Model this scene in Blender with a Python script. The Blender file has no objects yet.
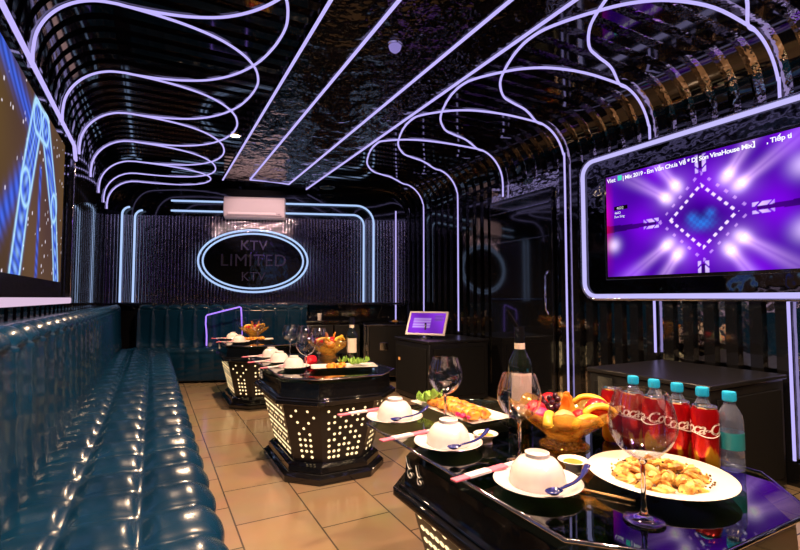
import bpy, bmesh, math, random
from math import sin, cos, pi, radians, sqrt, atan2, hypot, exp, floor as fl
from mathutils import Vector, Matrix
random.seed(7)
S = bpy.context.scene
COL = S.collection
# ------------------------------------------------------------------ materials
MT = {}
def mat(name, base=(.5, .5, .5), rough=.5, metal=0., spec=.5, coat=0., emis=None, estr=0., bump=None, sheen=0.):
    m = bpy.data.materials.new(name); m.use_nodes = True
    nt = m.node_tree; b = nt.nodes['Principled BSDF']
    b.inputs['Base Color'].default_value = (*base, 1)
    b.inputs['Roughness'].default_value = rough
    b.inputs['Metallic'].default_value = metal
    b.inputs['Specular IOR Level'].default_value = spec
    b.inputs['Coat Weight'].default_value = coat
    b.inputs['Coat Roughness'].default_value = .03
    if emis:
        b.inputs['Emission Color'].default_value = (*emis, 1)
        b.inputs['Emission Strength'].default_value = estr
    if bump:
        kind, scale, strength, dist = bump
        tc = nt.nodes.new('ShaderNodeTexCoord')
        if kind == 'voronoi':
            t = nt.nodes.new('ShaderNodeTexVoronoi'); out = t.outputs['Distance']
        else:
            t = nt.nodes.new('ShaderNodeTexNoise'); out = t.outputs['Fac']
            t.inputs['Detail'].default_value = 3
        t.inputs['Scale'].default_value = scale
        nt.links.new(tc.outputs['Object'], t.inputs['Vector'])
        bp = nt.nodes.new('ShaderNodeBump'); bp.inputs['Strength'].default_value = strength
        bp.inputs['Distance'].default_value = dist
        nt.links.new(out, bp.inputs['Height'])
        nt.links.new(bp.outputs['Normal'], b.inputs['Normal'])
        if coat: nt.links.new(bp.outputs['Normal'], b.inputs['Coat Normal'])
    MT[name] = m
    return m
def ramp2(m, scale, c1, c2, lo=.4, hi=.6, detail=4, kind='noise', vec='Object'):
    """mix two surface colours with a noise pattern"""
    nt = m.node_tree; b = nt.nodes['Principled BSDF']
    tc = nt.nodes.new('ShaderNodeTexCoord')
    t = nt.nodes.new('ShaderNodeTexNoise'); t.inputs['Scale'].default_value = scale; t.inputs['Detail'].default_value = detail
    nt.links.new(tc.outputs[vec], t.inputs['Vector'])
    r = nt.nodes.new('ShaderNodeValToRGB')
    r.color_ramp.elements[0].position = lo; r.color_ramp.elements[0].color = (*c1, 1)
    r.color_ramp.elements[1].position = hi; r.color_ramp.elements[1].color = (*c2, 1)
    nt.links.new(t.outputs['Fac'], r.inputs['Fac']); nt.links.new(r.outputs['Color'], b.inputs['Base Color'])
    return m
def thin_glass(name, tint=(1, 1, 1), ior=1.5, rough=0.0, gl=(1, 1, 1), bump=None):
    m = bpy.data.materials.new(name); m.use_nodes = True; nt = m.node_tree
    nt.nodes.remove(nt.nodes['Principled BSDF'])
    tr = nt.nodes.new('ShaderNodeBsdfTransparent'); tr.inputs['Color'].default_value = (*tint, 1)
    g = nt.nodes.new('ShaderNodeBsdfGlossy'); g.inputs['Roughness'].default_value = rough; g.inputs['Color'].default_value = (*gl, 1)
    fr = nt.nodes.new('ShaderNodeLayerWeight'); f0 = ((ior-1)/(ior+1))**2      # Schlick, the same on both sides of the thin sheet
    pw = nt.nodes.new('ShaderNodeMath'); pw.operation = 'POWER'; pw.inputs[1].default_value = 4.5; nt.links.new(fr.outputs['Facing'], pw.inputs[0])
    fa = nt.nodes.new('ShaderNodeMath'); fa.operation = 'MULTIPLY_ADD'; fa.inputs[1].default_value = 1-f0; fa.inputs[2].default_value = f0; nt.links.new(pw.outputs[0], fa.inputs[0])
    fr.inputs['Blend'].default_value = .5
    mx = nt.nodes.new('ShaderNodeMixShader')
    nt.links.new(fa.outputs[0], mx.inputs[0]); nt.links.new(tr.outputs[0], mx.inputs[1]); nt.links.new(g.outputs[0], mx.inputs[2])
    nt.links.new(mx.outputs[0], nt.nodes['Material Output'].inputs['Surface'])
    if bump:
        tc = nt.nodes.new('ShaderNodeTexCoord'); t = nt.nodes.new('ShaderNodeTexVoronoi'); t.inputs['Scale'].default_value = bump[0]
        nt.links.new(tc.outputs['Object'], t.inputs['Vector'])
        bp = nt.nodes.new('ShaderNodeBump'); bp.inputs['Strength'].default_value = bump[1]; bp.inputs['Distance'].default_value = .01
        nt.links.new(t.outputs['Distance'], bp.inputs['Height'])
        nt.links.new(bp.outputs[0], g.inputs['Normal']); nt.links.new(bp.outputs[0], fr.inputs['Normal'])
    MT[name] = m
    return m
def emit(name, col, s):
    m = bpy.data.materials.new(name); m.use_nodes = True; nt = m.node_tree
    nt.nodes.remove(nt.nodes['Principled BSDF'])
    e = nt.nodes.new('ShaderNodeEmission'); e.inputs['Color'].default_value = (*col, 1); e.inputs['Strength'].default_value = s
    nt.links.new(e.outputs[0], nt.nodes['Material Output'].inputs['Surface'])
    MT[name] = m
    return m
def emit_attr(name, s):
    m = emit(name, (1, 1, 1), s); nt = m.node_tree
    a = nt.nodes.new('ShaderNodeVertexColor'); a.layer_name = 'Col'
    nt.links.new(a.outputs['Color'], nt.nodes['Emission'].inputs['Color'])
    return m

mat('black_gloss', (.006, .006, .007), .06, spec=.6, coat=.3)
mat('black_wave', (.004, .004, .005), .06, spec=.6, coat=.25, bump=('noise', 7, .35, .02))
mat('black_crystal', (.006, .006, .006), .05, spec=.55, coat=.2, bump=('noise', 6, .7, .04))
mat('mirror_strip', (.46, .41, .40), .06, metal=1., bump=('noise', 8, .6, .03))
mat('mirror_flat', (.42, .40, .40), .06, metal=1., bump=('noise', 5, .3, .02))
mat('board_mirror', (.10, .10, .11), .05, metal=1., bump=('noise', 3.5, .30, .03))
mat('mirror_dark', (.16, .15, .16), .06, metal=1., bump=('noise', 8, .55, .03))
mat('flute', (.40, .36, .38), .10, metal=1., bump=('noise', 9, .45, .02))
mat('black_satin', (.010, .010, .011), .30, spec=.5)
mat('black_matte', (.006, .006, .006), .7, spec=.2)
mat('chrome', (.62, .60, .62), .10, metal=1.)
mat('dark_chrome', (.25, .24, .26), .14, metal=1.)
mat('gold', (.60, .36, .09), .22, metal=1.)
L = mat('leather', (.004, .052, .070), .25, spec=.5, coat=.1, bump=('noise', 40, .08, .003))
ramp2(L, 3, (.0010, .017, .042), (.0018, .027, .064), .35, .65)
mat('porcelain', (.80, .76, .72), .16, spec=.55, coat=.3)
mat('blue_glaze', (.02, .025, .15), .12, spec=.6, coat=.4)
mat('lettering_white', (.85, .83, .82), .4)
mat('lettering_dim', (.09, .08, .17), .25, metal=.6)
mat('tray_green', (.012, .022, .008), .2, spec=.5)
mat('ac_white', (.62, .55, .54), .35)
mat('ac_grey', (.30, .26, .27), .4)  # darker grey of the outlet strip and display
mat('paper_pink', (.75, .16, .24), .5)
mat('paper_white', (.80, .72, .70), .5)
mat('label_paper', (.74, .62, .50), .5)
mat('wood_stick', (.58, .36, .16), .4)
mat('can_red', (.42, .004, .008), .22, metal=.55, spec=.6)
mat('can_silver', (.72, .70, .72), .22, metal=1.)
mat('cap_blue', (.02, .46, .85), .3, spec=.5)
mat('bottle_green_black', (.006, .009, .006), .05, spec=.7, coat=.6)
mat('label_teal', (.02, .24, .32), .35)
mat('lettuce', (.22, .42, .05), .45)
mat('fruit_red', (.55, .012, .02), .22, spec=.5, coat=.3)
mat('fruit_pink', (.62, .02, .12), .3)
mat('fruit_yellow', (.85, .48, .04), .35)
mat('fruit_orange', (.80, .26, .02), .35)
mat('peach', (.78, .34, .12), .4)
mat('grape', (.035, .008, .022), .2, spec=.5, coat=.2)
mat('sauce', (.62, .30, .05), .25)
mat('dark_crumb', (.09, .035, .012), .6)
ramp2(mat('fried', (.7, .4, .1), .42, spec=.45), 30, (.30, .09, .012), (.78, .46, .10), .36, .60)
ramp2(mat('fried_pale', (.8, .6, .3), .4, spec=.45), 24, (.62, .30, .05), (.88, .66, .28), .35, .6)
ramp2(mat('skewer_food', (.7, .3, .05), .35, spec=.5), 34, (.34, .07, .01), (.82, .38, .04), .36, .58)
thin_glass('clear_glass', (.96, .96, .98), 1.75, 0.0)
def solid_glass(name, col, rough=0.):
    m = mat(name, col, rough); b = m.node_tree.nodes['Principled BSDF']; b.inputs['Transmission Weight'].default_value = 1.; b.inputs['IOR'].default_value = 1.5
solid_glass('cut_glass', (.98, .98, 1.))
def plastic():
    m = thin_glass('water_plastic', (.80, .86, 1.), 2.0, .12); nt = m.node_tree
    mx = [n for n in nt.nodes if n.type == 'MIX_SHADER'][0]; tr = [n for n in nt.nodes if n.type == 'BSDF_TRANSPARENT'][0]
    df = nt.nodes.new('ShaderNodeBsdfDiffuse'); df.inputs['Color'].default_value = (.55, .62, .95, 1)  # lavender light of the screen mixed into the clear plastic
    c = nt.nodes.new('ShaderNodeMixShader'); c.inputs[0].default_value = .13; nt.links.new(tr.outputs[0], c.inputs[1]); nt.links.new(df.outputs[0], c.inputs[2])
    nt.links.new(c.outputs[0], mx.inputs[1])
plastic()
thin_glass('table_glass', (.52, .60, .53), 1.5, 0.0)
def amber():
    m = thin_glass('amber_glass', (1., .84, .48), 1.8, .08, (1, .86, .6), bump=(26, .5)); nt = m.node_tree
    mx = [n for n in nt.nodes if n.type == 'MIX_SHADER'][0]; tr = [n for n in nt.nodes if n.type == 'BSDF_TRANSPARENT'][0]
    tl = nt.nodes.new('ShaderNodeBsdfTranslucent'); tl.inputs['Color'].default_value = (.95, .66, .20, 1)
    df = nt.nodes.new('ShaderNodeBsdfDiffuse'); df.inputs['Color'].default_value = (.88, .58, .16, 1)
    a = nt.nodes.new('ShaderNodeMixShader'); a.inputs[0].default_value = .5; nt.links.new(tl.outputs[0], a.inputs[1]); nt.links.new(df.outputs[0], a.inputs[2])
    c = nt.nodes.new('ShaderNodeMixShader'); c.inputs[0].default_value = .26; nt.links.new(tr.outputs[0], c.inputs[1]); nt.links.new(a.outputs[0], c.inputs[2])
    nt.links.new(c.outputs[0], mx.inputs[1])
amber()
emit('led', (.50, .43, .95), 1.12)
emit('led_wide', (.54, .49, .95), 1.05)
emit('led_ice', (.42, .58, .95), 1.1)
emit('led_reflection', (.36, .20, 1.0), 1.5)
emit('led_bottom', (.92, .66, .90), .80)
emit('lantern_hole', (1.0, .72, .36), 1.9)
emit('lamp_lens', (1.0, .70, .38), 16.)
emit('dome_glow', (.45, .36, .95), .55)
emit('text_white', (.95, .95, 1.0), 1.2)
emit('text_green', (.05, .8, .55), 1.0)
emit('reflection_bars_lit', (.74, .72, .12), .5)  # glow colour for the mimicked reflection bars in the table tray
emit('indicator', (1., .35, .08), .9)
emit_attr('screen_image', 1.0)
# can artwork: flame coloured splash printed on the lower half
def can_art():
    m = MT['can_red']; nt = m.node_tree; b = nt.nodes['Principled BSDF']
    tc = nt.nodes.new('ShaderNodeTexCoord'); sp = nt.nodes.new('ShaderNodeSeparateXYZ'); nt.links.new(tc.outputs['Object'], sp.inputs[0])
    mp = nt.nodes.new('ShaderNodeMapping'); mp.inputs['Scale'].default_value = (1, 1, .45); nt.links.new(tc.outputs['Object'], mp.inputs[0])
    n = nt.nodes.new('ShaderNodeTexNoise'); n.inputs['Scale'].default_value = 38; nt.links.new(mp.outputs[0], n.inputs['Vector'])
    mr = nt.nodes.new('ShaderNodeMapRange'); nt.links.new(sp.outputs['Z'], mr.inputs['Value'])
    mr.inputs['From Min'].default_value = .03; mr.inputs['From Max'].default_value = .095; mr.inputs['To Min'].default_value = .05; mr.inputs['To Max'].default_value = -.22
    ad = nt.nodes.new('ShaderNodeMath'); nt.links.new(n.outputs['Fac'], ad.inputs[0]); nt.links.new(mr.outputs[0], ad.inputs[1])
    r = nt.nodes.new('ShaderNodeValToRGB'); nt.links.new(ad.outputs[0], r.inputs['Fac'])
    e = r.color_ramp.elements; e[0].position = .50; e[0].color = (.42, .004, .008, 1); e[1].position = .60; e[1].color = (.85, .42, .03, 1)
    x = e.new(.54); x.color = (.75, .10, .01, 1)
    nt.links.new(r.outputs['Color'], b.inputs['Base Color'])
can_art()
def tiles():
    m = mat('floor_tile', (.2, .17, .14), .16, spec=.5); nt = m.node_tree; b = nt.nodes['Principled BSDF']
    tc = nt.nodes.new('ShaderNodeTexCoord'); mp = nt.nodes.new('ShaderNodeMapping'); nt.links.new(tc.outputs['Object'], mp.inputs[0])
    mp.inputs['Rotation'].default_value = (0, 0, pi/2); mp.inputs['Location'].default_value = (.20, -.02, 0)
    br = nt.nodes.new('ShaderNodeTexBrick'); nt.links.new(mp.outputs[0], br.inputs['Vector'])
    br.inputs['Scale'].default_value = 1; br.inputs['Brick Width'].default_value = .42; br.inputs['Row Height'].default_value = .345
    br.inputs['Mortar Size'].default_value = .004; br.offset = .5
    br.inputs['Color1'].default_value = (.37, .255, .152, 1); br.inputs['Color2'].default_value = (.32, .225, .138, 1); br.inputs['Mortar'].default_value = (.10, .075, .055, 1)
    n = nt.nodes.new('ShaderNodeTexNoise'); n.inputs['Scale'].default_value = 4; n.inputs['Detail'].default_value = 6; nt.links.new(tc.outputs['Object'], n.inputs['Vector'])
    mx = nt.nodes.new('ShaderNodeMixRGB'); mx.blend_type = 'MULTIPLY'; mx.inputs[0].default_value = .35
    nt.links.new(br.outputs['Color'], mx.inputs[1]); nt.links.new(n.outputs['Color'], mx.inputs[2]); nt.links.new(mx.outputs[0], b.inputs['Base Color'])
    bp = nt.nodes.new('ShaderNodeBump'); bp.inputs['Strength'].default_value = .4; bp.inputs['Distance'].default_value = .003; bp.invert = True
    nt.links.new(br.outputs['Fac'], bp.inputs['Height']); nt.links.new(bp.outputs[0], b.inputs['Normal'])
tiles()

# ------------------------------------------------------------------ mesh helpers
class MB:
    def __init__(s): s.v = []; s.f = []; s.m = []
    def add(s, vs, fs, mi=0):
        o = len(s.v); s.v += [tuple(p) for p in vs]; s.f += [tuple(i + o for i in f) for f in fs]; s.m += [mi]*len(fs); return s
    def box(s, a, b, mi=0, M=None):
        x0, y0, z0 = a; x1, y1, z1 = b
        vs = [(x0,y0,z0),(x1,y0,z0),(x1,y1,z0),(x0,y1,z0),(x0,y0,z1),(x1,y0,z1),(x1,y1,z1),(x0,y1,z1)]
        if M: vs = [tuple(M @ Vector(p)) for p in vs]
        return s.add(vs, [(0,3,2,1),(4,5,6,7),(0,1,5,4),(1,2,6,5),(2,3,7,6),(3,0,4,7)], mi)
    def prism(s, p0, z0, p1, z1, mi=0, caps=True):
        n = len(p0); vs = [(x, y, z0) for x, y in p0] + [(x, y, z1) for x, y in p1]
        fs = [(i, (i+1) % n, (i+1) % n + n, i + n) for i in range(n)]
        if caps: fs += [tuple(range(n-1, -1, -1)), tuple(range(n, 2*n))]
        return s.add(vs, fs, mi)
    def lathe(s, prof, n=32, mi=0, c=(0,0,0), close=False):
        k = len(prof); vs = []; fs = []
        for i in range(n):
            a = 2*pi*i/n
            vs += [(c[0]+r*cos(a), c[1]+r*sin(a), c[2]+z) for r, z in prof]
        for i in range(n):
            j = (i+1) % n
            for q in range(k-1 if not close else k):
                q2 = (q+1) % k
                fs.append((i*k+q, j*k+q, j*k+q2, i*k+q2))
        return s.add(vs, fs, mi)
    def tube(s, pts, r, n=8, closed=False, mi=0, cap=True, flat=1.0):
        P = [Vector(p) for p in pts]; k = len(P); vs = []; fs = []
        up = Vector((0,0,1)); prev = None
        for i in range(k):
            if closed: t = P[(i+1) % k] - P[i-1]
            else: t = P[min(i+1, k-1)] - P[max(i-1, 0)]
            t.normalize()
            if prev is None:
                a = t.cross(up)
                if a.length < .1: a = t.cross(Vector((0,1,0)))
            else: a = prev - t*prev.dot(t)
            a.normalize(); b = t.cross(a); prev = a
            rr = r[i] if isinstance(r, (list, tuple)) else r
            vs += [tuple(P[i] + a*rr*cos(2*pi*q/n) + b*rr*flat*sin(2*pi*q/n)) for q in range(n)]
        for i in range(k if closed else k-1):
            j = (i+1) % k
            for q in range(n): fs.append((i*n+q, i*n+(q+1) % n, j*n+(q+1) % n, j*n+q))
        if cap and not closed: fs += [tuple(range(n-1, -1, -1)), tuple((k-1)*n+q for q in range(n))]
        return s.add(vs, fs, mi)
    def grid(s, fn, nu, nv, mi=0):
        vs = [fn(i/nu, j/nv) for i in range(nu+1) for j in range(nv+1)]
        return s.add(vs, [(i*(nv+1)+j, (i+1)*(nv+1)+j, (i+1)*(nv+1)+j+1, i*(nv+1)+j+1) for i in range(nu) for j in range(nv)], mi)
    def blob(s, c, r, n=14, mi=0, seed=0, amp=0., M=None):
        rnd = random.Random(seed); ph = [rnd.uniform(0, 6.3) for _ in range(6)]
        vs = []; fs = []; k = n//2
        for i in range(k+1):
            th = pi*i/k
            for j in range(n):
                a = 2*pi*j/n
                d = Vector((sin(th)*cos(a), sin(th)*sin(a), cos(th)))
                w = 1 + amp*(sin(3*d.x+ph[0]+2*d.z)+sin(4*d.y+ph[1])+sin(5*d.z+ph[2]+3*d.x))/2
                p = Vector((d.x*r[0], d.y*r[1], d.z*r[2]))*w
                if M: p = M @ p
                vs.append((c[0]+p.x, c[1]+p.y, c[2]+p.z))
        for i in range(k):
            for j in range(n): fs.append((i*n+j, (i+1)*n+j, (i+1)*n+(j+1) % n, i*n+(j+1) % n))
        return s.add(vs, fs, mi)
    def build(s, name, mats, parent=None, loc=(0,0,0), rz=0., angle=35, bevel=0., fix=True):
        me = bpy.data.meshes.new(name); me.from_pydata(s.v, [], s.f)
        if isinstance(mats, str): mats = [mats]
        for q in mats: me.materials.append(MT[q])
        me.polygons.foreach_set('material_index', s.m)
        bm = bmesh.new(); bm.from_mesh(me)
        bmesh.ops.remove_doubles(bm, verts=bm.verts, dist=1e-6)
        if fix: bmesh.ops.recalc_face_normals(bm, faces=bm.faces)
        bm.to_mesh(me); bm.free()
        me.shade_smooth()
        if angle < 180: me.set_sharp_from_angle(angle=radians(angle))
        me.update()
        o = bpy.data.objects.new(name, me); COL.objects.link(o)
        o.location = loc; o.rotation_euler = (0, 0, rz)
        if parent: o.parent = parent
        if bevel:
            b = o.modifiers.new('bevel', 'BEVEL'); b.width = bevel; b.segments = 2; b.limit_method = 'ANGLE'
        return o
def tag(o, label, cat, group=None, kind=None):
    o['label'] = label; o['category'] = cat
    if group: o['group'] = group
    if kind: o['kind'] = kind
    return o
def empty(name, loc, label, cat, group=None, rz=0.):
    o = bpy.data.objects.new(name, None); COL.objects.link(o); o.empty_display_size = .05
    o.location = loc; o.rotation_euler = (0, 0, rz)
    return tag(o, label, cat, group)
def struct(o): o['kind'] = 'structure'; return o
def copy_tree(o, parent=None):
    c = o.copy(); COL.objects.link(c)
    if parent: c.parent = parent
    for ch in list(o.children): copy_tree(ch, c)
    return c
def dup(o, loc, rz, label, group=None):
    c = copy_tree(o); c.location = loc; c.rotation_euler = (0, 0, rz); c['label'] = label
    if group: c['group'] = group
    return c
def text_mesh(body, size, shear=0., bold=0., extrude=0., align='LEFT', spacing=1.):
    c = bpy.data.curves.new('txt', 'FONT'); c.body = body; c.size = size; c.shear = shear; c.offset = bold; c.extrude = extrude
    c.align_x = align; c.space_character = spacing; c.resolution_u = 4
    o = bpy.data.objects.new('txt', c); COL.objects.link(o)
    dg = bpy.context.evaluated_depsgraph_get()
    me = bpy.data.meshes.new_from_object(o.evaluated_get(dg))
    bpy.data.objects.remove(o); bpy.data.curves.remove(c)
    return me
def text_obj(name, body, size, material, fn, parent=None, **k):
    """lettering as a mesh, fn maps (x, y, z) of the flat text to its place"""
    me = text_mesh(body, size, **k)
    for v in me.vertices: v.co = fn(*v.co)
    me.name = name; me.materials.clear(); me.materials.append(MT[material])
    o = bpy.data.objects.new(name, me); COL.objects.link(o)
    if parent: o.parent = parent
    return o
def spline(pts, n=10, closed=False):
    """Catmull-Rom through the points"""
    P = [Vector(p) for p in pts]; k = len(P); out = []
    rng = range(k if closed else k-1)
    for i in rng:
        if closed: a, b, c, d = P[i-1], P[i], P[(i+1) % k], P[(i+2) % k]
        else: a, b, c, d = P[max(i-1, 0)], P[i], P[i+1], P[min(i+2, k-1)]
        for q in range(n):
            t = q/n
            out.append(.5*((2*b) + (c-a)*t + (2*a-5*b+4*c-d)*t*t + (3*b-a-3*c+d)*t**3))
    if not closed: out.append(P[-1])
    return out
def rrect(w0, w1, h0, h1, r, n=8):
    out = []
    for cx, cy, a0 in ((w1-r, h1-r, 0), (w0+r, h1-r, 90), (w0+r, h0+r, 180), (w1-r, h0+r, 270)):
        for i in range(n+1):
            a = radians(a0 + 90*i/n); out.append((cx + r*cos(a), cy + r*sin(a)))
    return out

# ------------------------------------------------------------------ room shell
XL, XR, ZC, RC = -.562, 3.23, 2.59, .36          # wall planes, ceiling height, radius of the coves
BWP, BWR = (2.265, 6.225, 0), radians(-20)       # a point on the slanted back wall and its turn
tb, nb = Vector((cos(BWR), sin(BWR), 0)), Vector((-sin(BWR), cos(BWR), 0))
def bw(s, out, z): return Vector(BWP) + tb*s - nb*out + Vector((0, 0, z))
Y0, Y1 = -1.3, 7.6
def back_y(x): return BWP[1] - (x-BWP[0])*math.tan(radians(20))
struct(MB().add([(XL-.1,Y0,0),(XR+.1,Y0,0),(XR+.1,back_y(XR)+.2,0),(XL-.1,back_y(XL)+.2,0)], [(0,1,2,3)]).build('floor', 'floor_tile'))
struct(MB().add([(XL-.1,Y0,ZC+.03),(XL-.1,back_y(XL)+.2,ZC+.03),(XR+.1,back_y(XR)+.2,ZC+.03),(XR+.1,Y0,ZC+.03)], [(0,1,2,3)]).build('ceiling', 'black_wave'))
struct(MB().box((.753,Y0,2.55),(1.849,6.2,ZC+.028)).build('trim_1', ['black_crystal']))
def wall_profile(side, inset, n=8):
    """section of a wall that curves through a cove on to the ceiling: list of (x, z)"""
    xw = XL+inset if side < 0 else XR-inset; zc = ZC-inset; r = RC-inset; d = -side
    p = [(xw, 0.0), (xw, .5), (xw, 1.0), (xw, 1.5), (xw, zc-r)]
    for i in range(1, n+1):
        a = pi/2*i/n; p.append((xw + d*r*(1-cos(a)), zc - r + r*sin(a)))
    xe = .736 if side < 0 else 1.866
    p += [((xw+d*r)*.5 + xe*.5, zc), (xe, zc)]
    return p
def ribbed_wall(side, ranges, step, width, name, part):
    b = MB(); base = wall_profile(side, 0); 
    def strip(pr, ya, yb, mi):
        vs = [(x, ya, z) for x, z in pr] + [(x, yb, z) for x, z in pr]; k = len(pr)
        b.add(vs, [(i, i+1, i+1+k, i+k) for i in range(k-1)], mi)
    ye = back_y(XL if side < 0 else XR)+.12
    ye_c = ye
    n = int((ye-Y0)/.3)
    top = wall_profile(side, .03)
    if part == 'flat': base, top = base[:5], top[:5]
    else: base, top = base[4:], top[4:]
    for i in range(n): strip(base, Y0+(ye-Y0)*i/n, Y0+(ye-Y0)*(i+1)/n, 0)
    for a, c in ranges:
        y = a
        while y + width < c:
            k = len(top); vs = []
            for yy in (y, y+width):
                vs += [(x, yy, z) for x, z in top]
            for yy in (y, y+width):
                vs += [(x, yy, z) for x, z in base]
            fs = [(i, i+1, i+1+k, i+k) for i in range(k-1)]
            fs += [(i, i+1, i+1+2*k, i+2*k) for i in range(k-1)] + [(i+k, i+1+k, i+1+3*k, i+3*k) for i in range(k-1)]
            b.add(vs, fs, 1); y += step
    o = b.build(name, [('mirror_flat' if part == 'flat' else 'mirror_strip') if side > 0 else 'mirror_dark', 'black_gloss'], angle=40, fix=False)
    return struct(o)
ribbed_wall(1, [(-1.1, 3.0), (3.98, 5.86)], .1335, .066, 'wall_right', 'flat')
ribbed_wall(-1, [(-1.1, 7.1)], .1335, .070, 'wall_left', 'flat')
ribbed_wall(1, [(-1.1, 5.86)], .1335, .066, 'trim_3', 'cove')
ribbed_wall(-1, [(-1.1, 7.1)], .1335, .070, 'trim_4', 'cove')
# back wall: tight vertical flutes of dark mirror
b = MB(); b.box((-3.2, 0, 0), (1.15, .08, ZC+.03), 1)
s = -3.1
while s < 1.0:
    pts = [(s + .021 - .021*cos(pi*i/6), -.021*sin(pi*i/6)) for i in range(7)]
    vs = [(x, y, .95) for x, y in pts] + [(x, y, 2.16) for x, y in pts]
    b.add(vs, [(i, i+1, i+8, i+7) for i in range(6)], 0); s += .043
struct(b.build('wall_back', ['flute', 'black_gloss'], loc=BWP, rz=BWR, angle=60, fix=False))
struct(MB().box((XL-.1, Y0-.06, 0), (XR+.1, Y0, ZC+.03)).build('wall_front', 'black_wave'))
# ledge behind the back sofa, and the plinth below the right wall
struct(MB().box((-2.95, -.10, .955), (.98, -.03, .985)).build('trim_2', 'dark_chrome', loc=BWP, rz=BWR, bevel=.004))
struct(MB().box((XR-.045, Y0, 0), (XR-.032, 5.8, .13)).build('baseboard_right', 'black_gloss'))
# dark glass door in the right wall; thin bars stand in for reflected lines
d = MB().box((XR-.035, 3.06, 0), (XR-.005, 3.93, 2.07)).build('door_1', 'black_gloss', bevel=.004); struct(d)
for z in (1.04, 1.62, 1.93):
    MB().box((XR-.047, 3.08, z-.006), (XR-.036, 3.91, z+.006)).build('reflected_line', 'dark_chrome', d)
MB().tube([(XR-.04, 3.11, .9), (XR-.075, 3.11, .95), (XR-.075, 3.11, 1.25), (XR-.04, 3.11, 1.3)], .009).build('door_handle', 'chrome', d)

# ------------------------------------------------------------------ LED strips
def led(name, pts, r, m, label, group, closed=False, n=8):
    return tag(MB().tube(pts, r, n, closed).build(name, m, angle=180), label, 'light strip', group)
# long straight ceiling lines
ZP = 2.545
led('led_strip', [(.759, y, ZP) for y in (-1.2, 0, 1, 2, 3, 4, 5, 6.2)], .010, 'led', 'straight lavender light strip along the left edge of the textured ceiling panel', 'ceiling light lines')
led('led_strip', [(1.062, -1.2, ZP), (1.062, 2, ZP), (1.062, 6.03, ZP), (1.557, 6.03, ZP), (1.557, 2, ZP), (1.557, -1.2, ZP)], .010, 'led', 'lavender light strip making a long narrow U down the middle of the ceiling', 'ceiling light lines')
led('led_strip', [(1.843, y, ZP) for y in (-1.2, 0, 1, 2, 3, 4, 5, 6.2)], .010, 'led', 'straight lavender light strip along the right edge of the textured ceiling panel', 'ceiling light lines')
def hairpin(side, ya, yt, yb, ra, rb):
    """a strip that climbs one riser, swings out over the ceiling to a tip and comes back down the next riser but one"""
    xw = (XL+.036) if side < 0 else (XR-.036); d = -side; r = RC-.036; zc = ZC-.036
    xt = .624 if side < 0 else 1.90
    span = abs(xt - xw)
    def riser(y, zl):
        q = [(xw, y, zl), (xw, y, (zl+zc-r)/2), (xw, y, zc-r)]
        for i in range(1, 7):
            a = pi/2*i/6; q.append((xw + d*r*(1-cos(a)), y, zc-r+r*sin(a)))
        return q
    # shape the two arms so that they cross the neighbouring strips like an ogee and close in a round tip
    def arm(y):
        dy = yt - y
        return [(xw+d*(r+.05*span), y, zc), (xw+d*span*.46, y+dy*.02, zc), (xw+d*span*.60, y+dy*.07, zc), (xw+d*span*.74, y+dy*.17, zc),
                (xw+d*span*.86, y+dy*.34, zc), (xw+d*span*.945, y+dy*.56, zc), (xw+d*span*.987, y+dy*.79, zc)]
    def arm_right(y):
        q = ((2.54, 1.0), (2.28, .89), (2.12, .71), (2.01, .47), (1.925, .20)) if y < yt else ((2.61, .85), (2.42, .79), (2.28, .73), (2.11, .56), (1.995, .35), (1.92, .15))
        return [(x, yt + (y-yt)*f, zc) for x, f in q]
    if side > 0: arm = arm_right
    A = riser(ya, ra) + arm(ya); B = riser(yb, rb) + arm(yb)
    return spline(A + [(xt, yt, zc)] + B[::-1], 5)
LY = [1.12, 1.89, 2.72, 3.55, 4.33, 5.10, 5.84, 6.4, 6.85]
LT = [1.82, 2.57, 3.35, 4.26, 5.10, 5.82, 6.3]
ordl = ['nearest the viewer', 'second from the viewer', 'third from the viewer', 'fourth from the viewer', 'fifth from the viewer', 'sixth from the viewer', 'farthest, near the back wall']
for k in range(7):
    zl = lambda y: 2.14 if y < 4.0 else 2.17
    led('led_strip', hairpin(-1, LY[k], LT[k], LY[k+2], zl(LY[k]), zl(LY[k+2])), .0075, 'led',
        'hairpin light strip looping from the left wall over the ceiling, ' + ordl[k], 'looped light strips on the left')
RY = [-.28, .51, 1.30, 2.10, 2.90, 3.72, 4.53, 5.32]
RZ = [.14, .14, .14, .66, .14, 2.10, .66, .66]
RT = [.52, 1.23, 1.93, 2.62, 3.32, 4.01]
for k in range(6):
    led('led_strip', hairpin(1, RY[k], RT[k], RY[k+2], RZ[k], RZ[k+2]), .0085, 'led',
        'hairpin light strip looping from the right wall over the ceiling, ' + (ordl[k] if k < 5 else ordl[6]), 'looped light strips on the right')
led('led_strip', [(3.075, 5.90, .6), (3.075, 5.90, 1.4), (3.075, 5.90, 2.30)], .010, 'led', 'single vertical light strip in the right back corner behind the flight case', 'corner light strips')
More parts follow.
